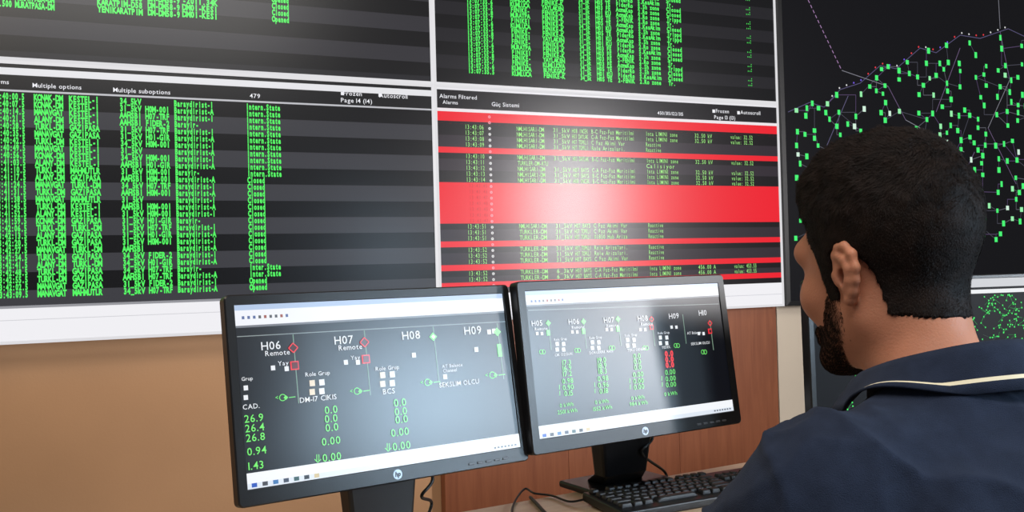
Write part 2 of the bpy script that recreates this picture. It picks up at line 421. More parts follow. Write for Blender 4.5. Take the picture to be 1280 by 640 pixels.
box("modesty_panel", (3.1, .02, .4), Vector((0, DD / 2 - .04, DZ - .23)), m_grey, .002, desk)

# ------------------------------------------------------------------ monitors
def solve(corners, W, init):
    p = np.array(init, float)
    def f(p):
        M = Matrix.Translation(cf(p[0], p[1], p[2])) @ Matrix.Rotation(p[3], 4, 'Z') @ Matrix.Rotation(p[4], 4, 'X')
        r = []
        for (sx, sz), c in zip(((-1, 1), (1, 1), (1, -1), (-1, -1)), corners):
            q = proj(M @ Vector((sx * W / 2, 0, sz * p[5] / 2))); r += [q[0] - c[0], q[1] - c[1]]
        return np.array(r), M
    for it in range(40):
        r, M = f(p); J = np.zeros((8, 6))
        for k in range(6):
            d = p.copy(); d[k] += 1e-5; J[:, k] = (f(d)[0] - r) / 1e-5
        p = p - .8 * np.linalg.lstsq(J + 0, r, rcond=1e-6)[0]
    r, M = f(p); return M, p[5]
m_logo = plain("silver_logo", (150, 158, 172), .35, .02, metal=.3)
m_grey2 = plain("grey_button", (70, 72, 76), .4, .05)
def monitor(M, H, W, label, base_px, rough=MONR, bz=(.015, .016, .025), base=(.25, .17)):
    rot = Matrix.Rotation(M.to_euler('XYZ').z, 4, 'Z')
    c = M.translation; back = (rot.to_3x3() @ Vector((0, 1, 0)))
    bpos = base_px if base_px is not None else c + back * .03
    root = empty("computer_monitor", Matrix.Translation((bpos.x, bpos.y, DZ)) @ rot, label, "monitor"); root["group"] = "desk monitors"
    Li = root.matrix_world.inverted() @ M
    a, b = W / 2, H / 2; s_, t_, bo = bz; ia = a - s_
    def rr(x0, z0, x1, z1, r, y, n=5):
        out = []
        for cx, cz, a0 in ((x1 - r, z1 - r, 0), (x0 + r, z1 - r, 90), (x0 + r, z0 + r, 180), (x1 - r, z0 + r, 270)):
            for i in range(n):
                t = math.radians(a0 + 90 * i / (n - 1)); out.append((cx + r * math.cos(t), y, cz + r * math.sin(t)))
        return out
    loops = [rr(-a + .02, -b + .02, a - .02, b - .02, .006, .032), rr(-a, -b, a, b, .008, .022), rr(-a, -b, a, b, .008, .002), rr(-a + .002, -b + .002, a - .002, b - .002, .007, -.0008),
             rr(-ia - .001, -b + bo - .001, ia + .001, b - t_ + .001, .0015, -.0008), rr(-ia, -b + bo, ia, b - t_, .001, .003)]
    V = [v for l in loops for v in l]; n = len(loops[0]); Fq = []
    for i in range(len(loops) - 1):
        for k in range(n): Fq.append((i * n + k, i * n + (k + 1) % n, (i + 1) * n + (k + 1) % n, (i + 1) * n + k)[::-1])
    Fq.append(tuple(range(n)))
    mesh_obj("bezel", V, Fq, [m_black], root, mw=Li)
    zc = (bo - t_) / 2; sh = H - bo - t_
    box("display_panel", (2 * ia, .002, sh), Li @ Matrix.Translation((0, .003, zc)), em((8, 9, 14), rough), parent=root)
    box("rear_housing", (W * .62, .035, H * .6), Li @ Matrix.Translation((0, .045, 0)), m_black, .012, root)
    im = Img(M @ Matrix.Translation((0, .0018, zc)), rough); im.w, im.h = ia, sh / 2
    k = 28; lr = .0078
    V = [(0, 0, 0)] + [(lr * math.cos(2 * math.pi * i / k), 0, lr * math.sin(2 * math.pi * i / k)) for i in range(k)]
    mesh_obj("logo", V, [(0, 1 + (i + 1) % k, 1 + i) for i in range(k)], [m_logo], root, mw=Li @ Matrix.Translation((0, -.0011, -b + bo / 2)))
    V = []; Fq = []; x = -.0052
    for ch in "hp":
        vs, fs, (g0, g1) = glyph(ch, True)
        o = len(V); V += [(x + (p[0] - g0) * .0098 + p[1] * .002, 0, p[1] * .0105 - .0030) for p in vs]; Fq += [tuple(o + i for i in f) for f in fs]; x += (g1 - g0) * .0098 + .0004
    mesh_obj("logo_letters", V, Fq, [m_black], root, mw=Li @ Matrix.Translation((0, -.0014, -b + bo / 2)))
    for i in range(5):
        box("button", (.011, .003, .0035), Li @ Matrix.Translation((a - .05 - i * .017, -.001, -b + bo * .4)), m_grey2, .0008, root)
    hp = root.matrix_world.inverted() @ (M @ Vector((0, .06, -b * .55)))
    bm = bmesh.new(); ws = [(.13, .05), (.125, .045), (.11, .04), (.11, .06)]
    cs = [Vector((hp.x, hp.y, hp.z + .06)), Vector((hp.x, hp.y + .005, hp.z - .06)), Vector((hp.x * .5, hp.y * .6 + .01, .05)), Vector((0, 0.0, .012))]
    prev = None
    for (w_, d_), c_ in zip(ws, cs):
        ring = [bm.verts.new(c_ + Vector((sx * w_ / 2, sy * d_ / 2, 0))) for sx, sy in ((-1, -1), (1, -1), (1, 1), (-1, 1))]
        if prev:
            for k2 in range(4): bm.faces.new((prev[k2], prev[(k2 + 1) % 4], ring[(k2 + 1) % 4], ring[k2]))
        else: bm.faces.new(ring)
        prev = ring
    bm.faces.new(prev[::-1]); bmesh.ops.recalc_face_normals(bm, faces=bm.faces)
    me = bpy.data.meshes.new("stand_neck"); bm.to_mesh(me); bm.free(); me.materials.append(m_black)
    o = bpy.data.objects.new("stand_neck", me); md = o.modifiers.new("b", 'BEVEL'); md.width = .006; md.segments = 2; link(o, root)
    box("stand_base", (base[0], base[1], .014), Vector((0, 0, .007)), m_black, .005, root)
    return root, im

WT = (236, 238, 242); GN = (120, 240, 110); RDm = (236, 44, 56); LN = (130, 160, 138); OFF = (3, 6, 15)
M1, H1 = solve([(278, 371), (636, 353), (661, 576), (300, 636)], .51, [-.25, 1.5, 1.1, .2, -.05, .33])
r1, s1 = monitor(M1, H1, .51, "black monitor showing switchgear diagram and zero readings", None)
def chrome(s, top=.115, bot=.085):
    H2 = 2 * s.h
    s.quad(-s.w, -s.h, s.w, s.h, OFF, 1)
    s.quad(-s.w, s.h - top * H2, s.w, s.h, (240, 242, 248), 2)
    s.quad(-s.w, s.h - .03 * H2, s.w, s.h, (178, 198, 228), 3)
    s.quad(-s.w, s.h - (top + .012) * H2, s.w, s.h - top * H2, (120, 124, 132), 2)
    s.quad(-s.w, -s.h, s.w, -s.h + bot * H2, (244, 247, 252), 2)
    s.quad(-s.w, -s.h, s.w, -s.h + .03 * H2, (224, 232, 242), 3)
    r = random.Random(2)
    for i in range(9): s.quad(-s.w + .01 + i * .0085, s.h - .08 * H2, -s.w + .014 + i * .0085, s.h - .063 * H2, r.choice([(90, 110, 160), (160, 90, 80), (90, 95, 100), (110, 150, 110)]), 3)
    for i in range(7): s.quad(-s.w + .006 + i * .016, -s.h + .008 * H2, -s.w + .014 + i * .016, -s.h + .03 * H2, [(40, 90, 190), (70, 72, 80), (60, 120, 180), (60, 70, 90), (50, 90, 90), (30, 30, 40), (210, 190, 140)][i], 4)
    for i in range(7): s.quad(s.w - .008 - i * .007, -s.h + .014 * H2, s.w - .012 - i * .007, -s.h + .024 * H2, (70, 80, 95), 4)
chrome(s1)
for x, y, t in ((339, 432, "H06"), (430, 425, "H07"), (514, 419, "H08"), (591, 413, "H09")): s1.T(x, y, t, 10, WT)
s1.L(296, 421, 632, 402, 1, (150, 160, 160))
for x, y, t, h in ((347, 441, "Remote", 6.3), (438, 434, "Remote", 6.3), (354, 454, "Yay", 5.5), (314, 508, "CAD.", 6), (397, 467, "Role Grup", 5), (398, 498, "DM-17 CIKIS", 6.3),
                   (484, 460, "Role Grup", 5), (486, 489, "BCS", 6.5), (565, 457, "AT Balance", 4), (562, 463, "Channel", 4), (574, 479, "SEKSLIM OLCU", 5.8), (444, 447, "Yay", 5)): s1.T(x, y, t, h, WT)
s1.T(301.5, 474, "Grup", 4.6, WT, anchor='l')
for x, y0, y1 in ((366, 418, 505), (455, 413, 495), (541, 408, 484), (621, 404, 475)): s1.Vl(x, y0, y1, 1.1, LN)
for x, y in ((366, 435), (455, 428)): s1.disc(x, y, 6, 4, (60, 14, 20)); s1.ring(x, y, 6, 4, 1.4, RDm, layer=5)
for x, y in ((368, 457), (457, 449)): s1.B(x, y, 11, 11, RDm); s1.B(x, y, 8, 8, (90, 18, 28), 5)
for x, y in ((541, 421), (621, 415)): s1.disc(x, y, 5.5, 4, GN)
s1.disc(541, 421, 3, 4, (230, 240, 230), layer=5)
s1.B(624, 438, 6, 16, GN)
for x, y in ((341, 460), (358, 461), (432, 453), (447, 453), (517, 444), (595, 437), (611, 415), (617, 414), (307, 485), (307, 497), (556, 471)): s1.B(x, y, 5.5, 6, WT)
for cx, cy in ((396, 484), (484, 474)):
    for dx, dy in ((-6, -5), (6, -6), (-6, 6), (6, 5)): s1.B(cx + dx, cy + dy, 7, 7.5, (230, 215, 190) if dx < 0 else WT)
for x, y in ((353, 497), (446, 489), (534, 478), (615, 469)):
    s1.ring(x, y, 4, 16, 1, GN); s1.disc(x + 4, y, 3, 4, GN); s1.L(x + 8, y, x + 16, y - 1, 1, GN); s1.T(x - 7, y, "<", 5, GN)
for x, y, t in ((305, 524, "26.9"), (306, 536, "26.4"), (307, 548, "26.8"), (308.5, 565, "0.94"), (310, 583, "1.43")): s1.T(x, y, t, 9.3, GN, anchor='l')
for x, y, t in ((414, 512, "0.0"), (414, 523, "0.0"), (415, 534, "0.0"), (414, 551, "0.00"), (415, 571, "0.00"),
                (500, 503, "0.0"), (501, 514, "0.0"), (502, 524, "0.0"), (500, 540, "0.00"), (502, 557, "0.00")): s1.T(x, y, t, 9.3, GN)
for x, y in ((397, 573), (485, 559)):
    s1.L(x - 1.3, y - 5, x - 1.3, y + 3, 1, GN); s1.L(x + 1.3, y - 5, x + 1.3, y + 3, 1, GN); s1.L(x - 4, y + 1, x, y + 5, 1, GN); s1.L(x + 4, y + 1, x, y + 5, 1, GN)
s1.build(r1)

r2c = on_desk(768, 606, DZ)
M2, H2_ = solve([(643, 350), (905, 345), (926, 529), (668, 570)], .51, [.2, 1.9, 1.1, .2, -.05, .33])
r2, s2 = monitor(M2, H2_, .51, "black monitor showing switchgear columns with green readings", r2c, bz=(.018, .018, .027), base=(.21, .12))
chrome(s2, .095, .085)
for x, y, t in ((671, 404, "H05"), (717, 402, "H06"), (761, 400, "H07"), (803, 398, "H08"), (842, 395, "H09"), (878, 391, "H10")): s2.T(x, y, t, 6.6, WT)
s2.L(660, 394 - 6, 898, 387 - 7, .8, (150, 160, 160))
for i, (x, y) in enumerate(((685, 404), (729, 402), (772, 399), (814, 399), (853, 396), (887, 404))):
    s2.Vl(x, y - 3, y + 34, 1, LN)
    if i in (3, 5): s2.ring(x, y, 3.4, 4, 1.2, RDm); s2.B(x, y + 10, 6.5, 6.5, RDm); s2.B(x, y + 10, 3.6, 3.6, (60, 16, 24), 5)
    elif i != 4: s2.disc(x, y, 4, 4, GN); s2.B(x, y + 12, 5, 7, GN)
    s2.ring(x - 6, y + 36, 2.6, 12, .8, GN); s2.ring(x - 9, y + 36, 2.6, 12, .8, GN)
    s2.B(x - 14, y + 13, 4, 4, WT); s2.B(x - 8, y + 13, 4, 4, WT)
for x, y in ((676, 411), (722, 409), (765, 407), (808, 405)): s2.T(x, y, "Remote", 3.8, WT)
for cx, cy in ((700, 433), (744, 431), (788, 428), (829, 425)):
    s2.T(cx, cy - 9, "Role Grup", 3, WT)
    for dx, dy in ((-4, -3), (4, -3), (-4, 4), (4, 4)): s2.B(cx + dx, cy + dy, 5, 5, WT)
for x, y, t in ((704, 443, "CIK OZGUN"), (751, 440, "DORUDERE MAH"), (795, 437, "TEKLI DENEM"), (832, 434, "YEDEK"), (875, 429, "SEKSLIM OLCU"), (867, 416, "AT Balance")): s2.T(x, y, t, 3.2, WT)
vals = [(708, 453, ["17.3", "16.9", "17.2", "0.98", "0.90", "0.15"]), (752, 450, ["19.0", "18.9", "18.3", "0.98", "0.96", "0.18"]), (796, 445, ["0.0", "0.0", "0.0", "0.00", "0.00", "0.00"]), (836, 442, ["0.0", "0.0", "0.0", "0.00", "0.00", "0.00"])]
for ci, (x, y, L) in enumerate(vals):
    for i, t in enumerate(L):
        yy = y + (0, 7, 14, 23, 31, 38.5)[i]
        s2.T(x + i * .5, yy, t, 6.3, (255, 60, 66) if ci == 3 and i < 3 else GN, bold=ci == 3 and i < 3)
        if i > 3: s2.L(x - 11 + i * .5, yy - 3, x - 11 + i * .5, yy + 3, .9, GN)
for x, y, t in ((708, 506, "0 kWh"), (709, 514, "2501 kWh"), (752, 502, "0 kWh"), (753, 510, "1552 kWh"), (797, 497, "0 kWh"), (798, 504, "984 kWh"), (838, 492, "0 kWh")): s2.T(x, y, t, 4.8, GN)
s2.build(r2)

W3, H3 = .57, .335; a3 = math.radians(15)
l3 = ((1008 - 640) / FP * 1.7, 1.7)
c3 = cf(l3[0] + W3 / 2 * math.cos(a3), l3[1] + W3 / 2 * math.sin(a3), CAMZ - .035 - H3 / 2)
M3 = Matrix.Translation(c3) @ Matrix.Rotation(a3 - YAW, 4, 'Z') @ Matrix.Rotation(-.02, 4, 'X')
r3, s3 = monitor(M3, H3, W3, "black monitor showing a green line network map", None, rough=SIDER, bz=(.012, .008, .02))
s3.quad(-s3.w, -s3.h, s3.w, s3.h, (2, 3, 5), 1)
s3.quad(-s3.w, s3.h - .055 * 2 * s3.h, s3.w, s3.h, (206, 208, 212), 2)
s3.quad(-s3.w, s3.h - .095 * 2 * s3.h, s3.w, s3.h - .07 * 2 * s3.h, (236, 238, 240), 2)
rk = random.Random(4)
for i in range(240):
    u = -s3.w + (s3.w * 1.96) * rk.random() ** .55; v = rk.uniform(-s3.h, s3.h * .75)
    for j in range(3):
        u2 = max(-s3.w, min(s3.w, u + rk.uniform(-.018, .018))); v2 = max(-s3.h, min(s3.h * .78, v + rk.uniform(-.013, .013)))
        s3.seg(u, v, u2, v2, .0006, rk.choice([(44, 170, 80), (34, 130, 60), (70, 90, 80)]), 2); u, v = u2, v2
        s3.quad(u - .0013, v - .0013, u + .0013, v + .0013, (76, 246, 110), 3)
s3.build(r3)

# ------------------------------------------------------------------ keyboard & cables
k0 = on_desk(728, 631, DZ); k1 = on_desk(905, 602, DZ); kd = (k1 - k0).normalized(); ky = math.atan2(kd.y, kd.x)
KM = Matrix.Translation(k0 + kd * .222 + Vector((kd.y, -kd.x, 0)) * .072) @ Matrix.Rotation(ky, 4, 'Z')
kb = empty("keyboard", KM, "black full-size keyboard lying on the desk beside the monitor stand", "keyboard")
m_key = plain("black_key", (26, 26, 28), .5, .1)
box("keyboard_body", (.444, .146, .018), Matrix.Translation((0, 0, .012)) @ Matrix.Rotation(math.radians(3), 4, 'X'), m_black, .004, kb)
kmesh = box_mesh("key", (.0162, .0162, .008), m_key, .0012, 2, taper=(.8, .8))
def key(x, y, w=1.0, d=1.0):
    o = bpy.data.objects.new("key", kmesh); o.matrix_local = Matrix.Rotation(math.radians(3), 4, 'X') @ Matrix.Translation((x, y, .0245)) @ Matrix.Diagonal((w, d, 1, 1)); link(o, kb)
p_ = .019; X0 = -.213
for c_ in (0, 2, 3, 4, 5, 6.5, 7.5, 8.5, 9.5, 11, 12, 13, 14): key(X0 + (c_ + .5) * p_, .058)
for j, (off, n) in enumerate(((0, 13), (1.5, 12), (1.75, 11), (2.25, 10))):
    y = .033 - j * p_
    if j: key(X0 + off * p_ / 2, y, off)
    for c_ in range(n): key(X0 + (off + c_ + .5) * p_, y)
    end = off + n; key(X0 + (end + 15) / 2 * p_, y, (15 - end))
for x0_, w_ in ((0, 1.5), (1.5, 1.25), (2.75, 1.25), (4, 6), (10, 1.25), (11.25, 1.25), (12.5, 2.5)): key(X0 + (x0_ + w_ / 2) * p_, .033 - 4 * p_, w_)
for c_ in range(3):
    for j in range(2): key(X0 + (15.9 + c_) * p_, .033 - j * p_)
    key(X0 + (15.9 + c_) * p_, .033 - 4 * p_)
key(X0 + 16.9 * p_, .033 - 3 * p_)
for c_ in range(4):
    for j in range(5):
        if (c_, j) in ((3, 4), (3, 2), (1, 4)): continue
        key(X0 + (19.3 + c_ * .98) * p_, .033 - j * p_)
m_cable = plain("black_cable", (12, 12, 13), .5, .05)
def dk(px, py, dz=.004): return on_desk(px, py, DZ) + Vector((0, 0, dz))
tube("keyboard_cable", [k0 + kd * .01 + Vector((0, 0, .010)), dk(712, 630, .005), dk(690, 622), dk(668, 619), dk(655, 614), dk(640, 640), dk(650, 670)], .0022, m_cable, label="thin black keyboard cable trailing over the desk", category="cable")
tube("power_cable", [dk(663, 624), dk(671, 632), dk(680, 642), dk(692, 652), dk(705, 660)], .0034, m_cable, label="thick black power cable lying on the desk", category="cable")
tube("video_cable", [M1 @ Vector((.06, .065, -H1 * .3)), M1 @ Vector((.11, .09, -H1 * .52)), M1 @ Vector((.09, .10, -H1 * .62)), dk(540, 650, .03), dk(520, 680)], .003, m_cable, label="black video cable hanging behind a monitor", category="cable")
tube("video_cable", [M2 @ Vector((.05, .065, -H2_ * .3)), M2 @ Vector((.085, .08, -H2_ * .52)), M2 @ Vector((.06, .09, -H2_ * .62)), dk(830, 600, .02), dk(835, 603, .003)], .003, m_cable, label="black video cable hanging behind a monitor", category="cable")

# ------------------------------------------------------------------ SDF modelling
class Pr:
    def __init__(s, kind, a, b, ra, rb=None, k=.02, op=1, R=None):
        s.kind, s.k, s.op = kind, k, op
        s.a = np.array(a, np.float32)
        if kind == 'E': s.r = np.array(b, np.float32); s.R = R; m_ = float(s.r.max()); s.lo, s.hi = s.a - m_, s.a + m_
        else:
            s.b = np.array(b, np.float32); s.ra, s.rb = ra, rb; m_ = max(ra, rb); s.lo = np.minimum(s.a, s.b) - m_; s.hi = np.maximum(s.a, s.b) + m_
    def f(s, P):
        if s.kind == 'E':
            q = P - s.a
            if s.R is not None: q = q @ s.R
            k0 = np.linalg.norm(q / s.r, axis=-1); k1 = np.linalg.norm(q / (s.r ** 2), axis=-1) + 1e-9
            return k0 * (k0 - 1) / k1
        ab = s.b - s.a; t = np.clip(((P - s.a) @ ab) / float(ab @ ab), 0, 1)
        return np.linalg.norm(P - s.a - t[..., None] * ab, axis=-1) - (s.ra + (s.rb - s.ra) * t)
def E(c, r, k=.02, op=1, R=None): return Pr('E', c, r, None, None, k, op, R)
def Cn(a, b, ra, rb, k=.02, op=1): return Pr('C', a, b, ra, rb, k, op)
def comb(d, v, k, op):
    if op == 1:
        h = np.maximum(k - np.abs(d - v), 0) / k; return np.minimum(d, v) - h * h * k / 4
    v = -v; h = np.maximum(k - np.abs(d - v), 0) / k; return np.maximum(d, v) + h * h * k / 4
def ev(prims, P):
    d = np.full(P.shape[:-1], .5, np.float32)
    for p in prims: d = comb(d, p.f(P), p.k, p.op)
    return d
def nets(prims, xs, ys, zs, post=None, iters=2):
    xs, ys, zs = [np.asarray(a, np.float32) for a in (xs, ys, zs)]
    Fd = np.full((len(xs), len(ys), len(zs)), .5, np.float32); pad = .045
    for p in prims:
        sl = [slice(max(0, np.searchsorted(ax, p.lo[i] - pad)), np.searchsorted(ax, p.hi[i] + pad)) for i, ax in enumerate((xs, ys, zs))]
        G = np.stack(np.meshgrid(xs[sl[0]], ys[sl[1]], zs[sl[2]], indexing='ij'), -1)
        if G.size == 0: continue
        Fd[sl[0], sl[1], sl[2]] = comb(Fd[sl[0], sl[1], sl[2]], p.f(G), p.k, p.op)
    if post:
        G = np.stack(np.meshgrid(xs, ys, zs, indexing='ij'), -1); Fd = post(G, Fd); del G
    S = Fd < 0
    cnt = np.zeros(tuple(n - 1 for n in S.shape), np.int8)
    for i in (0, 1):
        for j in (0, 1):
            for k in (0, 1): cnt += S[i:S.shape[0] - 1 + i, j:S.shape[1] - 1 + j, k:S.shape[2] - 1 + k]
    I = np.argwhere((cnt > 0) & (cnt < 8)); idx = np.full(cnt.shape, -1, np.int64); idx[I[:, 0], I[:, 1], I[:, 2]] = np.arange(len(I))
    acc = np.zeros((len(I), 3)); w = np.zeros(len(I)); axs = (xs, ys, zs)
    cs = [(i, j, k) for i in (0, 1) for j in (0, 1) for k in (0, 1)]
    for a in cs:
        for ax in range(3):
            if a[ax]: continue
            b = list(a); b[ax] = 1
            ia = I + a; ib = I + b
            fa = Fd[ia[:, 0], ia[:, 1], ia[:, 2]]; fb = Fd[ib[:, 0], ib[:, 1], ib[:, 2]]; mk = (fa < 0) != (fb < 0)
            t = np.where(mk, fa / np.where(mk, fa - fb, 1), 0)
            pa = np.stack([axs[c][ia[:, c]] for c in range(3)], -1); pb = np.stack([axs[c][ib[:, c]] for c in range(3)], -1)
            acc += (pa + (pb - pa) * t[:, None]) * mk[:, None]; w += mk
    V = acc / w[:, None]; Q = []
    for ax in range(3):
        o1, o2 = [(1, 2), (2, 0), (0, 1)][ax]
        sA = [slice(None)] * 3; sB = [slice(None)] * 3; sA[ax] = slice(0, -1); sB[ax] = slice(1, None)
        D_ = np.argwhere(S[tuple(sA)] != S[tuple(sB)])
        D_ = D_[(D_[:, o1] > 0) & (D_[:, o2] > 0) & (D_[:, o1] < S.shape[o1] - 1) & (D_[:, o2] < S.shape[o2] - 1)]
        ins = S[D_[:, 0], D_[:, 1], D_[:, 2]]
        def cell(d1, d2):
            c = D_.copy(); c[:, o1] += d1; c[:, o2] += d2; return idx[c[:, 0], c[:, 1], c[:, 2]]
        q = np.stack([cell(-1, -1), cell(0, -1), cell(0, 0), cell(-1, 0)], -1)
        q[~ins] = q[~ins][:, ::-1]; Q.append(q)
    Q = np.concatenate(Q); Q = Q[(Q >= 0).all(1)]
    fn = (lambda P: post(P, ev(prims, P))) if post else (lambda P: ev(prims, P))
    V = V.astype(np.float32)
    for _ in range(iters):
        f0 = fn(V); g = np.zeros_like(V); e = 5e-4
        for c in range(3):
            dv = np.zeros(3, np.float32); dv[c] = e; g[:, c] = (fn(V + dv) - f0) / e
        gn = (g ** 2).sum(1) + 1e-6; st = g * (f0 / gn)[:, None]; sl_ = np.linalg.norm(st, axis=1); st *= np.minimum(1, .0025 / (sl_ + 1e-9))[:, None]
        V = V - st
    return V, Q
def normals(V, Q):
    n = np.cross(V[Q[:, 2]] - V[Q[:, 0]], V[Q[:, 3]] - V[Q[:, 1]]); N = np.zeros_like(V)
    for c in range(4): np.add.at(N, Q[:, c], n)
    return N / (np.linalg.norm(N, axis=1, keepdims=True) + 1e-12)
def np_mesh(name, V, Q, mat, parent, **props):
    me = bpy.data.meshes.new(name); me.vertices.add(len(V)); me.vertices.foreach_set("co", np.asarray(V, np.float32).ravel())
    n = Q.shape[1]; me.loops.add(Q.size); me.loops.foreach_set("vertex_index", Q.ravel().astype(np.int32)); me.polygons.add(len(Q))
    me.polygons.foreach_set("loop_start", np.arange(0, Q.size, n, dtype=np.int32)); me.polygons.foreach_set("loop_total", np.full(len(Q), n, np.int32))
    me.materials.append(mat); me.update(calc_edges=True); me.validate(); me.polygons.foreach_set("use_smooth", np.ones(len(me.polygons), bool))
    o = bpy.data.objects.new(name, me); return link(o, parent, **props)

# ------------------------------------------------------------------ person
HF = .96
Hw = cf((1112 - 640) / FP * HF, HF, CAMZ - .009)
PYD, HYD = -2, 6
PY = math.radians(PYD)
Hp = np.array([0, .10, Hw.z], np.float32)
org = Vector((Hw.x, Hw.y, 0)) - (Matrix.Rotation(PY, 3, 'Z') @ Vector((0, .10, 0)))
person = empty("person", Matrix.Translation(org) @ Matrix.Rotation(PY, 4, 'Z'), "person with dark hair and beard, navy polo shirt, seated", "person")
Rh_m = Matrix.Rotation(math.radians(HYD), 3, 'Z') @ Matrix.Rotation(math.radians(-9), 3, 'X')
Rh = np.array(Rh_m, np.float32)
def h2p(p): return Rh @ np.array(p, np.float32) + Hp
def HE(c, r, k=.02, op=1, inf=0): return E(h2p(c), np.array(r) + inf, k, op, Rh)
def HC(a, b, ra, rb, k=.02, op=1, inf=0): return Cn(h2p(a), h2p(b), ra + inf, rb + inf, k, op)
def headprims(inf=0, ears=True, neck=True):
    L = [HE((0, -.008, .040), (.0740, .087, .083), inf=inf), HE((0, .026, -.018), (.061, .066, .085), .03, inf=inf)]
    for s in (-1, 1):
        L += [HC((s * .047, .0, -.050), (s * .022, .070, -.086), .016, .016, .025, inf=inf), HE((s * .038, .062, -.022), (.022, .022, .022), .02, inf=inf)]
    L += [HC((-.04, .074, .03), (.04, .074, .03), .012, .012, .02, inf=inf), HE((0, .076, -.089), (.02, .014, .014), .02, inf=inf)]
    for s in (-1, 1): L.append(HE((s * .032, .095, .008), (.017, .015, .012), .012, -1))
    L += [HC((0, .089, .014), (0, .106, -.028), .007, .010, .008, inf=inf), HC((-.011, .098, -.034), (.011, .098, -.034), .007, .007, .008, inf=inf),
          HC((-.018, .090, -.056), (.018, .090, -.056), .006, .006, .006, inf=inf), HC((-.016, .089, -.066), (.016, .089, -.066), .007, .007, .006, inf=inf)]
    if neck: L += [Cn(h2p((0, -.018, -.035)), (0, .047, Hp[2] - .13), .051 + inf, .051 + inf, .03), Cn((0, .047, Hp[2] - .13), (0, .01, Hp[2] - .20), .051 + inf, .064 + inf, .03)]
    if ears:
        for s in (-1, 1):
            def ep(b, z): b *= .92; return (s * (.0705 + .24 * b), .003 - b + .12 * z, z * .84 - .006)
            hel = [(.0, .010), (.003, .024), (.012, .033), (.023, .032), (.031, .021), (.031, .004), (.025, -.010), (.016, -.022), (.008, -.031)]
            rr_ = [.004, .0042, .0044, .0046, .0044, .0040, .0040, .0052, .0068]
            for (a, b), ra, rb in zip(zip(hel, hel[1:]), rr_, rr_[1:]): L.append(HC(ep(*a), ep(*b), ra, rb, .004))
            for t in ((.008, .022), (.016, .018), (.022, .008), (.020, -.004), (.012, -.014), (.006, -.022)): L.append(HC(ep(-.002, .0), ep(*t), .0046, .0040, .004))
            ah = [(.010, .022), (.019, .016), (.022, .004), (.017, -.010), (.009, -.018)]
            for a, b in zip(ah, ah[1:]): L.append(HC(tuple(np.array(ep(*a)) + (s * .003, 0, 0)), tuple(np.array(ep(*b)) + (s * .003, 0, 0)), .0036, .0036, .005))
            L.append(HC(ep(-.001, -.008), ep(.004, -.006), .0052, .0035, .005))
            L.append(HE(ep(.009, -.003), (.007, .006, .008), .005, -1))
    return L
def torso(inf=0):
    L = [E((0, -.07, .53), (.165 + inf, .12 + inf, .12 + inf), .05), E((0, -.045, .70), (.155 + inf, .112 + inf, .19 + inf), .05), E((0, -.02, .87), (.172 + inf, .115 + inf, .19 + inf), .05),
         Cn((-.15, -.005, .975), (.15, -.005, .975), .062 + inf, .062 + inf, .05)]
    for s in (-1, 1):
        L += [Cn((s * .035, .01, 1.035), (s * .15, -.005, .995), .045 + inf, .048 + inf, .04), E((s * .085, -.085, .92), (.07 + inf, .035 + inf, .09 + inf), .04)]
    return L
SH = (.185, .0, .983); EL = (.245, .17, .775); WR = (.15, .40, .768)
def mir(p, s): return (p[0] * s, p[1], p[2])
def arm(s, inf=0): return [Cn(mir(SH, s), mir(EL, s), .056 + inf, .043 + inf, .03), Cn(mir(EL, s), mir(WR, s), .043 + inf, .026 + inf, .02)]
body = torso(-.004)
for s in (-1, 1):
    body += arm(s)
    body += [Cn(mir(WR, s), mir((.142, .455, .762), s), .024, .024, .02), Cn(mir((.125, .46, .758), s), mir((.165, .46, .758), s), .019, .018, .02), Cn(mir((.122, .49, .757), s), mir((.168, .485, .757), s), .013, .012, .02)]
    for i, (dx, ln) in enumerate(((-.024, 1.0), (-.008, 1.1), (.008, 1.03), (.023, .82))):
        x = .145 + dx; r = .0085 - .0004 * i
        p0 = (x, .495, .759); p1 = (x + dx * .15, .495 + .038 * ln, .764); p2 = (x + dx * .2, .495 + .062 * ln, .754); p3 = (x + dx * .2, .495 + .078 * ln, .741)
        body += [Cn(mir(p0, s), mir(p1, s), r, r * .95, .004), Cn(mir(p1, s), mir(p2, s), r * .95, r * .88, .003), Cn(mir(p2, s), mir(p3, s), r * .88, r * .8, .003)]
    body += [Cn(mir((.128, .43, .757), s), mir((.105, .465, .752), s), .014, .010, .008), Cn(mir((.105, .465, .752), s), mir((.098, .49, .746), s), .0098, .009, .003), Cn(mir((.098, .49, .746), s), mir((.1, .512, .741), s), .009, .008, .003)]
    body += [Cn((s * .09, -.07, .515), (s * .13, .38, .52), .083, .058, .04), Cn((s * .13, .38, .52), (s * .13, .40, .11), .056, .036, .02), Cn((s * .13, .385, .05), (s * .14, .52, .035), .034, .028, .03), Cn((s * .13, .40, .11), (s * .13, .385, .05), .036, .034, .02)]
body += headprims()
def axis(lo, hi, f0, f1, fine, coarse):
    a = list(np.arange(lo, f0, coarse)) + list(np.arange(f0, f1, fine)) + list(np.arange(f1, hi, coarse)); return a
XS = axis(-.36, .36, -.13, .13, .0024, .0055); YS = axis(-.26, .64, -.03, .23, .0024, .0055); ZS = axis(-.02, 1.36, Hp[2] - .15, Hp[2] + .15, .0024, .0055)
m_skin = plain("warm_skin", (186, 124, 96), .52, .12, 18, .15, 450, sss=.12, spec=.3)
V, Q = nets(body, XS, YS, ZS)
np_mesh("body", V, Q, m_skin, person)
m_eye = plain("eye_white", (230, 226, 220), .15, .02); m_iris = plain("dark_iris", (40, 24, 16), .1, .1)
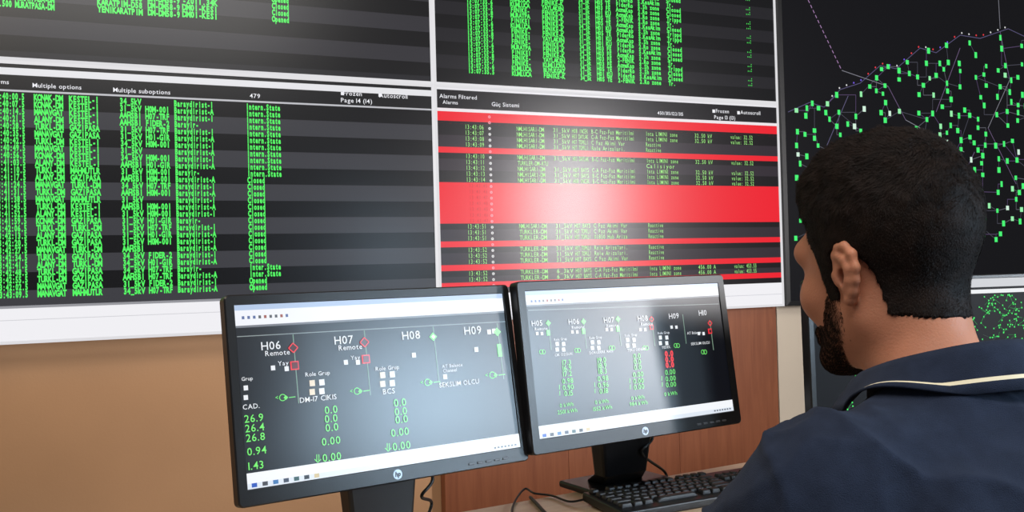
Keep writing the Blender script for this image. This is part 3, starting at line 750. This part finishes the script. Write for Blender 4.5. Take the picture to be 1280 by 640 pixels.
for s in (-1, 1):
    bm = bmesh.new(); bmesh.ops.create_uvsphere(bm, u_segments=24, v_segments=16, radius=.0115)
    for f in bm.faces:
        if (f.calc_center_median().normalized()).z > .86: f.material_index = 1
    me = bpy.data.meshes.new("eye"); bm.to_mesh(me); bm.free(); me.materials.append(m_eye); me.materials.append(m_iris)
    o = bpy.data.objects.new("eye", me); o.matrix_local = Matrix.Translation(Vector([float(v) for v in h2p((s * .031, .0725, .007))])) @ Rh_m.to_4x4() @ Matrix.Rotation(math.radians(-98), 4, 'X'); link(o, person)

# hair
hy = [-.2, -.13, -.07, -.035, -.030, -.005, .008, .012, .028, .034, .05, .075, .12]; hz = [-.068, -.066, -.062, -.052, .0, .026, .018, -.03, -.03, .02, .055, .078, .09]
def hair_post(G, d):
    q = (G - Hp) @ Rh
    zm = np.interp(q[..., 1], hy, hz).astype(np.float32)
    return np.maximum(d, (zm - q[..., 2]) * .8)
hp_ = headprims(.0012, ears=False) + [HE((0, -.012, .052), (.0782, .0905, .092), .012), HE((0, .03, .093), (.056, .053, .045), .03)]
hb = [np.arange(Hp[i] - .16, Hp[i] + .17, .0035) for i in range(3)]
V, Q = nets(hp_, *hb, post=hair_post, iters=1)
N = normals(V, Q)
dsp = np.array([noise.noise(Vector((float(v[0]) * 38, float(v[1]) * 38, float(v[2]) * 38))) + .6 * noise.noise(Vector((float(v[0]) * 95, float(v[1]) * 95, float(v[2]) * 95))) for v in V])
topw = np.clip(((V - Hp) @ Rh)[:, 2] / .08, .12, 1)
V = V + N * (dsp * .0034 * topw)[:, None]
m_hair = plain("dark_brown_hair", (27, 18, 14), .65, .5, 60, .3, 500, spec=.14)
def strands(V, Q, n, lmin, lmax, w, flow, lift, jit=.35, lenw=None):
    f = rng.integers(0, len(Q), n); a, b = rng.random((n, 1)), rng.random((n, 1))
    q = V[Q[f]]; P = q[:, 0] * (1 - a) * (1 - b) + q[:, 1] * a * (1 - b) + q[:, 2] * a * b + q[:, 3] * (1 - a) * b
    Nn = normals(V, Q)[Q[f][:, 0]]
    d = flow(P, Nn) + rng.normal(0, jit, (n, 3)); d -= Nn * (d * Nn).sum(1, keepdims=True); d /= np.linalg.norm(d, axis=1, keepdims=True) + 1e-9
    L = rng.uniform(lmin, lmax, (n, 1))
    if lenw is not None: L = L * lenw(P)
    t = np.cross(d, Nn); t += rng.normal(0, .3, (n, 3)); t /= np.linalg.norm(t, axis=1, keepdims=True)
    tip = P + (d * (1 - lift) + Nn * lift) * L; mid = P + (d * (1 - lift) * .4 + Nn * lift * .8) * L
    VV = np.concatenate([P - t * w, P + t * w, mid + t * w * .8, mid - t * w * .8, tip + t * w * .15, tip - t * w * .15])
    i = np.arange(n); F1 = np.stack([i, i + n, i + 2 * n, i + 3 * n], -1); F2 = np.stack([i + 3 * n, i + 2 * n, i + 4 * n, i + 5 * n], -1)
    return VV, np.concatenate([F1, F2])
def flow_h(P, Nn):
    q = (P - Hp) @ Rh; crown = np.array([.0, -.06, .1]); d = q - crown; d /= np.linalg.norm(d, axis=1, keepdims=True) + 1e-6
    d[:, 2] -= .4; d[:, 1] += np.where(q[:, 2] > .06, .8, .1)
    sw = np.array([noise.noise(Vector((float(p[0]) * 30, float(p[1]) * 30, float(p[2]) * 30))) for p in P]); d[:, 0] += sw * 1.8
    sw2 = np.array([noise.noise(Vector((float(p[0]) * 30 + 9, float(p[1]) * 30, float(p[2]) * 30))) for p in P]); d[:, 1] += sw2 * 1.4
    return d @ Rh.T
lw_h = lambda P: np.clip(((P - Hp) @ Rh)[:, 2:3] / .08, .35, 1)
VV, FF = strands(V, Q, 60000, .004, .010, .00022, flow_h, .25, .28, lw_h)
np_mesh("hair", np.concatenate([V, VV]), np.concatenate([Q, FF + len(V)]), m_hair, person, label="short dark brown hair")
# beard : fine short strands along the jaw, skin showing through
by = [-.1, .006, .012, .032, .05, .085, .13]; bz_ = [-.2, -.2, -.02, -.02, -.05, -.05, -.05]
def beard_post(G, d):
    q = (G - Hp) @ Rh; zm = np.interp(q[..., 1], by, bz_).astype(np.float32)
    low = np.interp(q[..., 1], [-.02, .02, .06], [-.06, -.105, -.135]).astype(np.float32)
    d = np.maximum(d, (q[..., 2] - zm) * .8); d = np.maximum(d, low - q[..., 2]); return np.maximum(d, .006 - q[..., 1])
HPB = headprims(0, ears=False, neck=False)
V, Q = nets(HPB, *hb, post=beard_post, iters=2)
fc = V[Q].mean(1); keep = np.abs(ev(HPB, fc.astype(np.float32))) < .0012; Q = Q[keep]
VV, FF = strands(V, Q, 60000, .0025, .0055, .00016, lambda P, Nn: np.tile(np.array([[0, .3, -1.0]]), (len(P), 1)), .16, .3)
m_beard = plain("dark_stubble", (38, 26, 20), .8, .4, 350, spec=.1)
np_mesh("beard", VV, FF, m_beard, person, label="short dark trimmed beard")
# shirt
def sleeve(s):
    a = np.array(mir(SH, s)); b = np.array(mir(EL, s)); return a, b
SP = torso(.011)
for s in (-1, 1):
    a, b = sleeve(s); SP.append(Cn(a, a + (b - a) * .80, .069, .064, .035))
def shirt_post(G, d):
    d = np.maximum(d, .50 - G[..., 2])
    for s in (-1, 1):
        a, b = sleeve(s); n = (b - a) / np.linalg.norm(b - a); t = ((G - a.astype(np.float32)) @ n.astype(np.float32)) - .19
        side = np.where(G[..., 0] * s > .13, t, -1); d = np.maximum(d, side)
    return d
V, Q = nets(SP, np.arange(-.36, .36, .005), np.arange(-.26, .3, .005), np.arange(.44, 1.16, .005), post=shirt_post, iters=1)
N = normals(V, Q)
def wr(v):
    x, y, z = [float(c) for c in v]
    a = noise.noise(Vector((x * 7 + z * 5, y * 8, z * 9 - x * 6)))
    r1_ = 1 - abs(noise.noise(Vector((x * 10 + z * 9, y * 9, z * 5 - x * 3)))) * 2.2
    r2_ = 1 - abs(noise.noise(Vector((x * 19 - z * 8 + 7, y * 14, z * 13 + x * 9)))) * 2.4
    return .006 * a + .006 * max(0, r1_) ** 3 + .003 * max(0, r2_) ** 2 - .002
V = V + N * np.array([wr(v) for v in V])[:, None]
m_shirt = plain("navy_cotton", (37, 45, 63), .92, .14, 60, .45, 1100, spec=.1, sheen=.04)
m_strip = plain("cream_stripe", (232, 222, 192), .8, .04)
m_trous = plain("dark_trousers", (34, 34, 38), .85, .1, 60, .2, 700, spec=.2)
np_mesh("polo_shirt", V, Q, m_shirt, person, label="navy polo shirt with cream collar stripe")
prof = [(-.004, -.035), (-.004, -.01), (-.001, .0), (.004, .002), (.010, -.003), (.018, -.014), (.026, -.026), (.0280, -.0292), (.034, -.038)]
nphi = 90; CV = []; zt = Hw.z + (1.085 - 1.182) + .004; phs = []
for i in range(nphi + 1):
    ph = math.radians(-160 + 320 * i / nphi); phs.append(math.degrees(ph)); sx, sy = math.sin(ph), -math.cos(ph)
    wob = .0012 * math.sin(ph * 5 + 1)
    for o_, dz in prof:
        CV.append((sx * (.068 + o_ + wob), .038 + sy * (.072 + o_ + wob), zt + .024 * math.cos(ph) + dz))
CV = np.array(CV, np.float32)
for _ in range(3):
    f0 = ev(SP, CV); g = np.zeros_like(CV)
    for c in range(3):
        dv = np.zeros(3, np.float32); dv[c] = 1e-3; g[:, c] = (ev(SP, CV + dv) - f0) / 1e-3
    g /= np.linalg.norm(g, axis=1, keepdims=True) + 1e-6
    push = np.maximum(0, .0085 - f0); outer = np.tile(np.array([0, 0, 0, 1, 1, 1, 1, 1, 1], np.float32), nphi + 1)
    CV = CV + g * (push * outer)[:, None]
Fq = []; mi = []; n_ = len(prof)
for i in range(nphi):
    for k in range(n_ - 1): Fq.append((i * n_ + k, (i + 1) * n_ + k, (i + 1) * n_ + k + 1, i * n_ + k + 1)); mi.append(1 if k == 6 and phs[i] > -86 else 0)
cl = mesh_obj("shirt_collar", CV.tolist(), Fq, [m_shirt, m_strip], person, midx=mi, smooth=True, label="folded navy collar edged with cream stripe")
md = cl.modifiers.new("s", 'SOLIDIFY'); md.thickness = .0022; md.offset = 0
TP = [E((0, -.07, .52), (.168, .125, .11), .05)]
for s in (-1, 1): TP += [Cn((s * .09, -.07, .515), (s * .13, .38, .52), .093, .070, .05), Cn((s * .13, .38, .52), (s * .13, .40, .10), .068, .056, .03)]
V, Q = nets(TP, np.arange(-.3, .3, .008), np.arange(-.28, .52, .008), np.arange(.04, .68, .008), post=lambda G, d: np.maximum(np.maximum(d, .10 - G[..., 2]), G[..., 2] - .62), iters=1)
np_mesh("trousers", V, Q, m_trous, person)
for s in (-1, 1):
    V, Q = nets([Cn((s * .13, .375, .055), (s * .14, .53, .042), .042, .036, .03), Cn((s * .13, .38, .06), (s * .13, .40, .11), .042, .044, .03)], np.arange(s * .135 - .1, s * .135 + .1, .005), np.arange(.28, .62, .005), np.arange(-.01, .16, .005), post=lambda G, d: np.maximum(np.maximum(d, .004 - G[..., 2]), G[..., 2] - .12), iters=1)
    np_mesh("shoe", V, Q, m_black, person)

# chair
CH = Matrix.Translation(org) @ Matrix.Rotation(PY, 4, 'Z')
m_fab = plain("black_fabric", (30, 30, 33), .9, .15, 80, .3, 600)
chair = empty("office_chair", CH, "black fabric swivel office chair under the seated person", "chair")
box("seat", (.48, .46, .07), Vector((0, -.01, .375)), m_fab, .03, chair)
bk = [(x, -.275 + .9 * x * x, z) for z in (.50, .62, .75, .86) for x in np.linspace(-.2, .2, 9)]
V = bk; Fq = [(r * 9 + c, r * 9 + c + 1, r * 9 + c + 10, r * 9 + c + 9) for r in range(3) for c in range(8)]
o = mesh_obj("backrest", V, Fq, [m_fab], chair, smooth=True); md = o.modifiers.new("s", 'SOLIDIFY'); md.thickness = .05; md.offset = -1; md = o.modifiers.new("b", 'BEVEL'); md.width = .015; md.segments = 3
tube("backrest_support", [(0, -.15, .34), (0, -.30, .36), (0, -.335, .45), (0, -.325, .62)], .018, m_black, chair)
cyl("post", .025, .025, .26, Matrix.Translation((0, -.01, .085)), m_metal, chair)
for i in range(5):
    a = 2 * math.pi * i / 5 + .3; c_, s_ = math.cos(a), math.sin(a)
    tube("base_leg", [(c_ * .01, s_ * .01 - .01, .11), (c_ * .15, s_ * .15 - .01, .10), (c_ * .29, s_ * .29 - .01, .075)], lambda t: .024 - .009 * t, m_black, chair)
    cyl("caster", .028, .028, .04, Matrix.Translation((c_ * .29 + .02 * s_, s_ * .29 - .01 - .02 * c_, .028)) @ Matrix.Rotation(a, 4, 'Z') @ Matrix.Rotation(math.radians(-90), 4, 'X'), m_black, chair, seg=20)

# ------------------------------------------------------------------ lights
w = bpy.data.worlds.new("world"); sc.world = w; w.use_nodes = True
w.node_tree.nodes["Background"].inputs[0].default_value = (.95, .95, .98, 1); w.node_tree.nodes["Background"].inputs[1].default_value = .16
def area(name, loc, tgt, size, energy, color=(1, 1, 1), sy=None, spread=None):
    l = bpy.data.lights.new(name, 'AREA'); l.energy = energy; l.color = color; l.size = size
    if sy: l.shape = 'RECTANGLE'; l.size_y = sy
    if spread: l.spread = math.radians(spread)
    o = bpy.data.objects.new(name, l); o.location = loc; o.rotation_euler = (Vector(tgt) - Vector(loc)).to_track_quat('-Z', 'Y').to_euler(); link(o); return o
def glare(name, px, py, M, dist, size, energy, color, sy=None, spread=None):
    n = (M.to_3x3() @ Vector((0, -1, 0))).normalized(); h = plane_hit(px, py, M.translation, n); d = (h - CAM).normalized(); r = d - 2 * d.dot(n) * n
    return area(name, h + r * dist, h, size, energy, color, sy, spread)
area("ceiling_light", (.2, -.3, 3.3), (.5, 1.5, 0), 2.2, 64, (1, .96, .91), 1.2)
area("wall_wash_light", (-1.0, 1.6, 2.6), (-.2, 3.2, .5), .8, 13, (1, .86, .68))
glare("display_glare_light", 712, 255, Matrix.Translation((0, YW, 0)), 4.2, .25, 22, (1, .97, .98), 1.0, 80)  # unseen light added at the mirror angle to put glare on the red display
glare("monitor_glare_light", 528, 505, M1, 2.4, .35, 3.6, (.58, .80, 1), None, 60)  # added light out of view, placed to reflect as bluish glow in left monitor
glare("monitor_glare_light", 795, 485, M2, 2.4, .35, 1.3, (.58, .80, 1), None, 60)  # second added light out of view, for the right monitor's glare
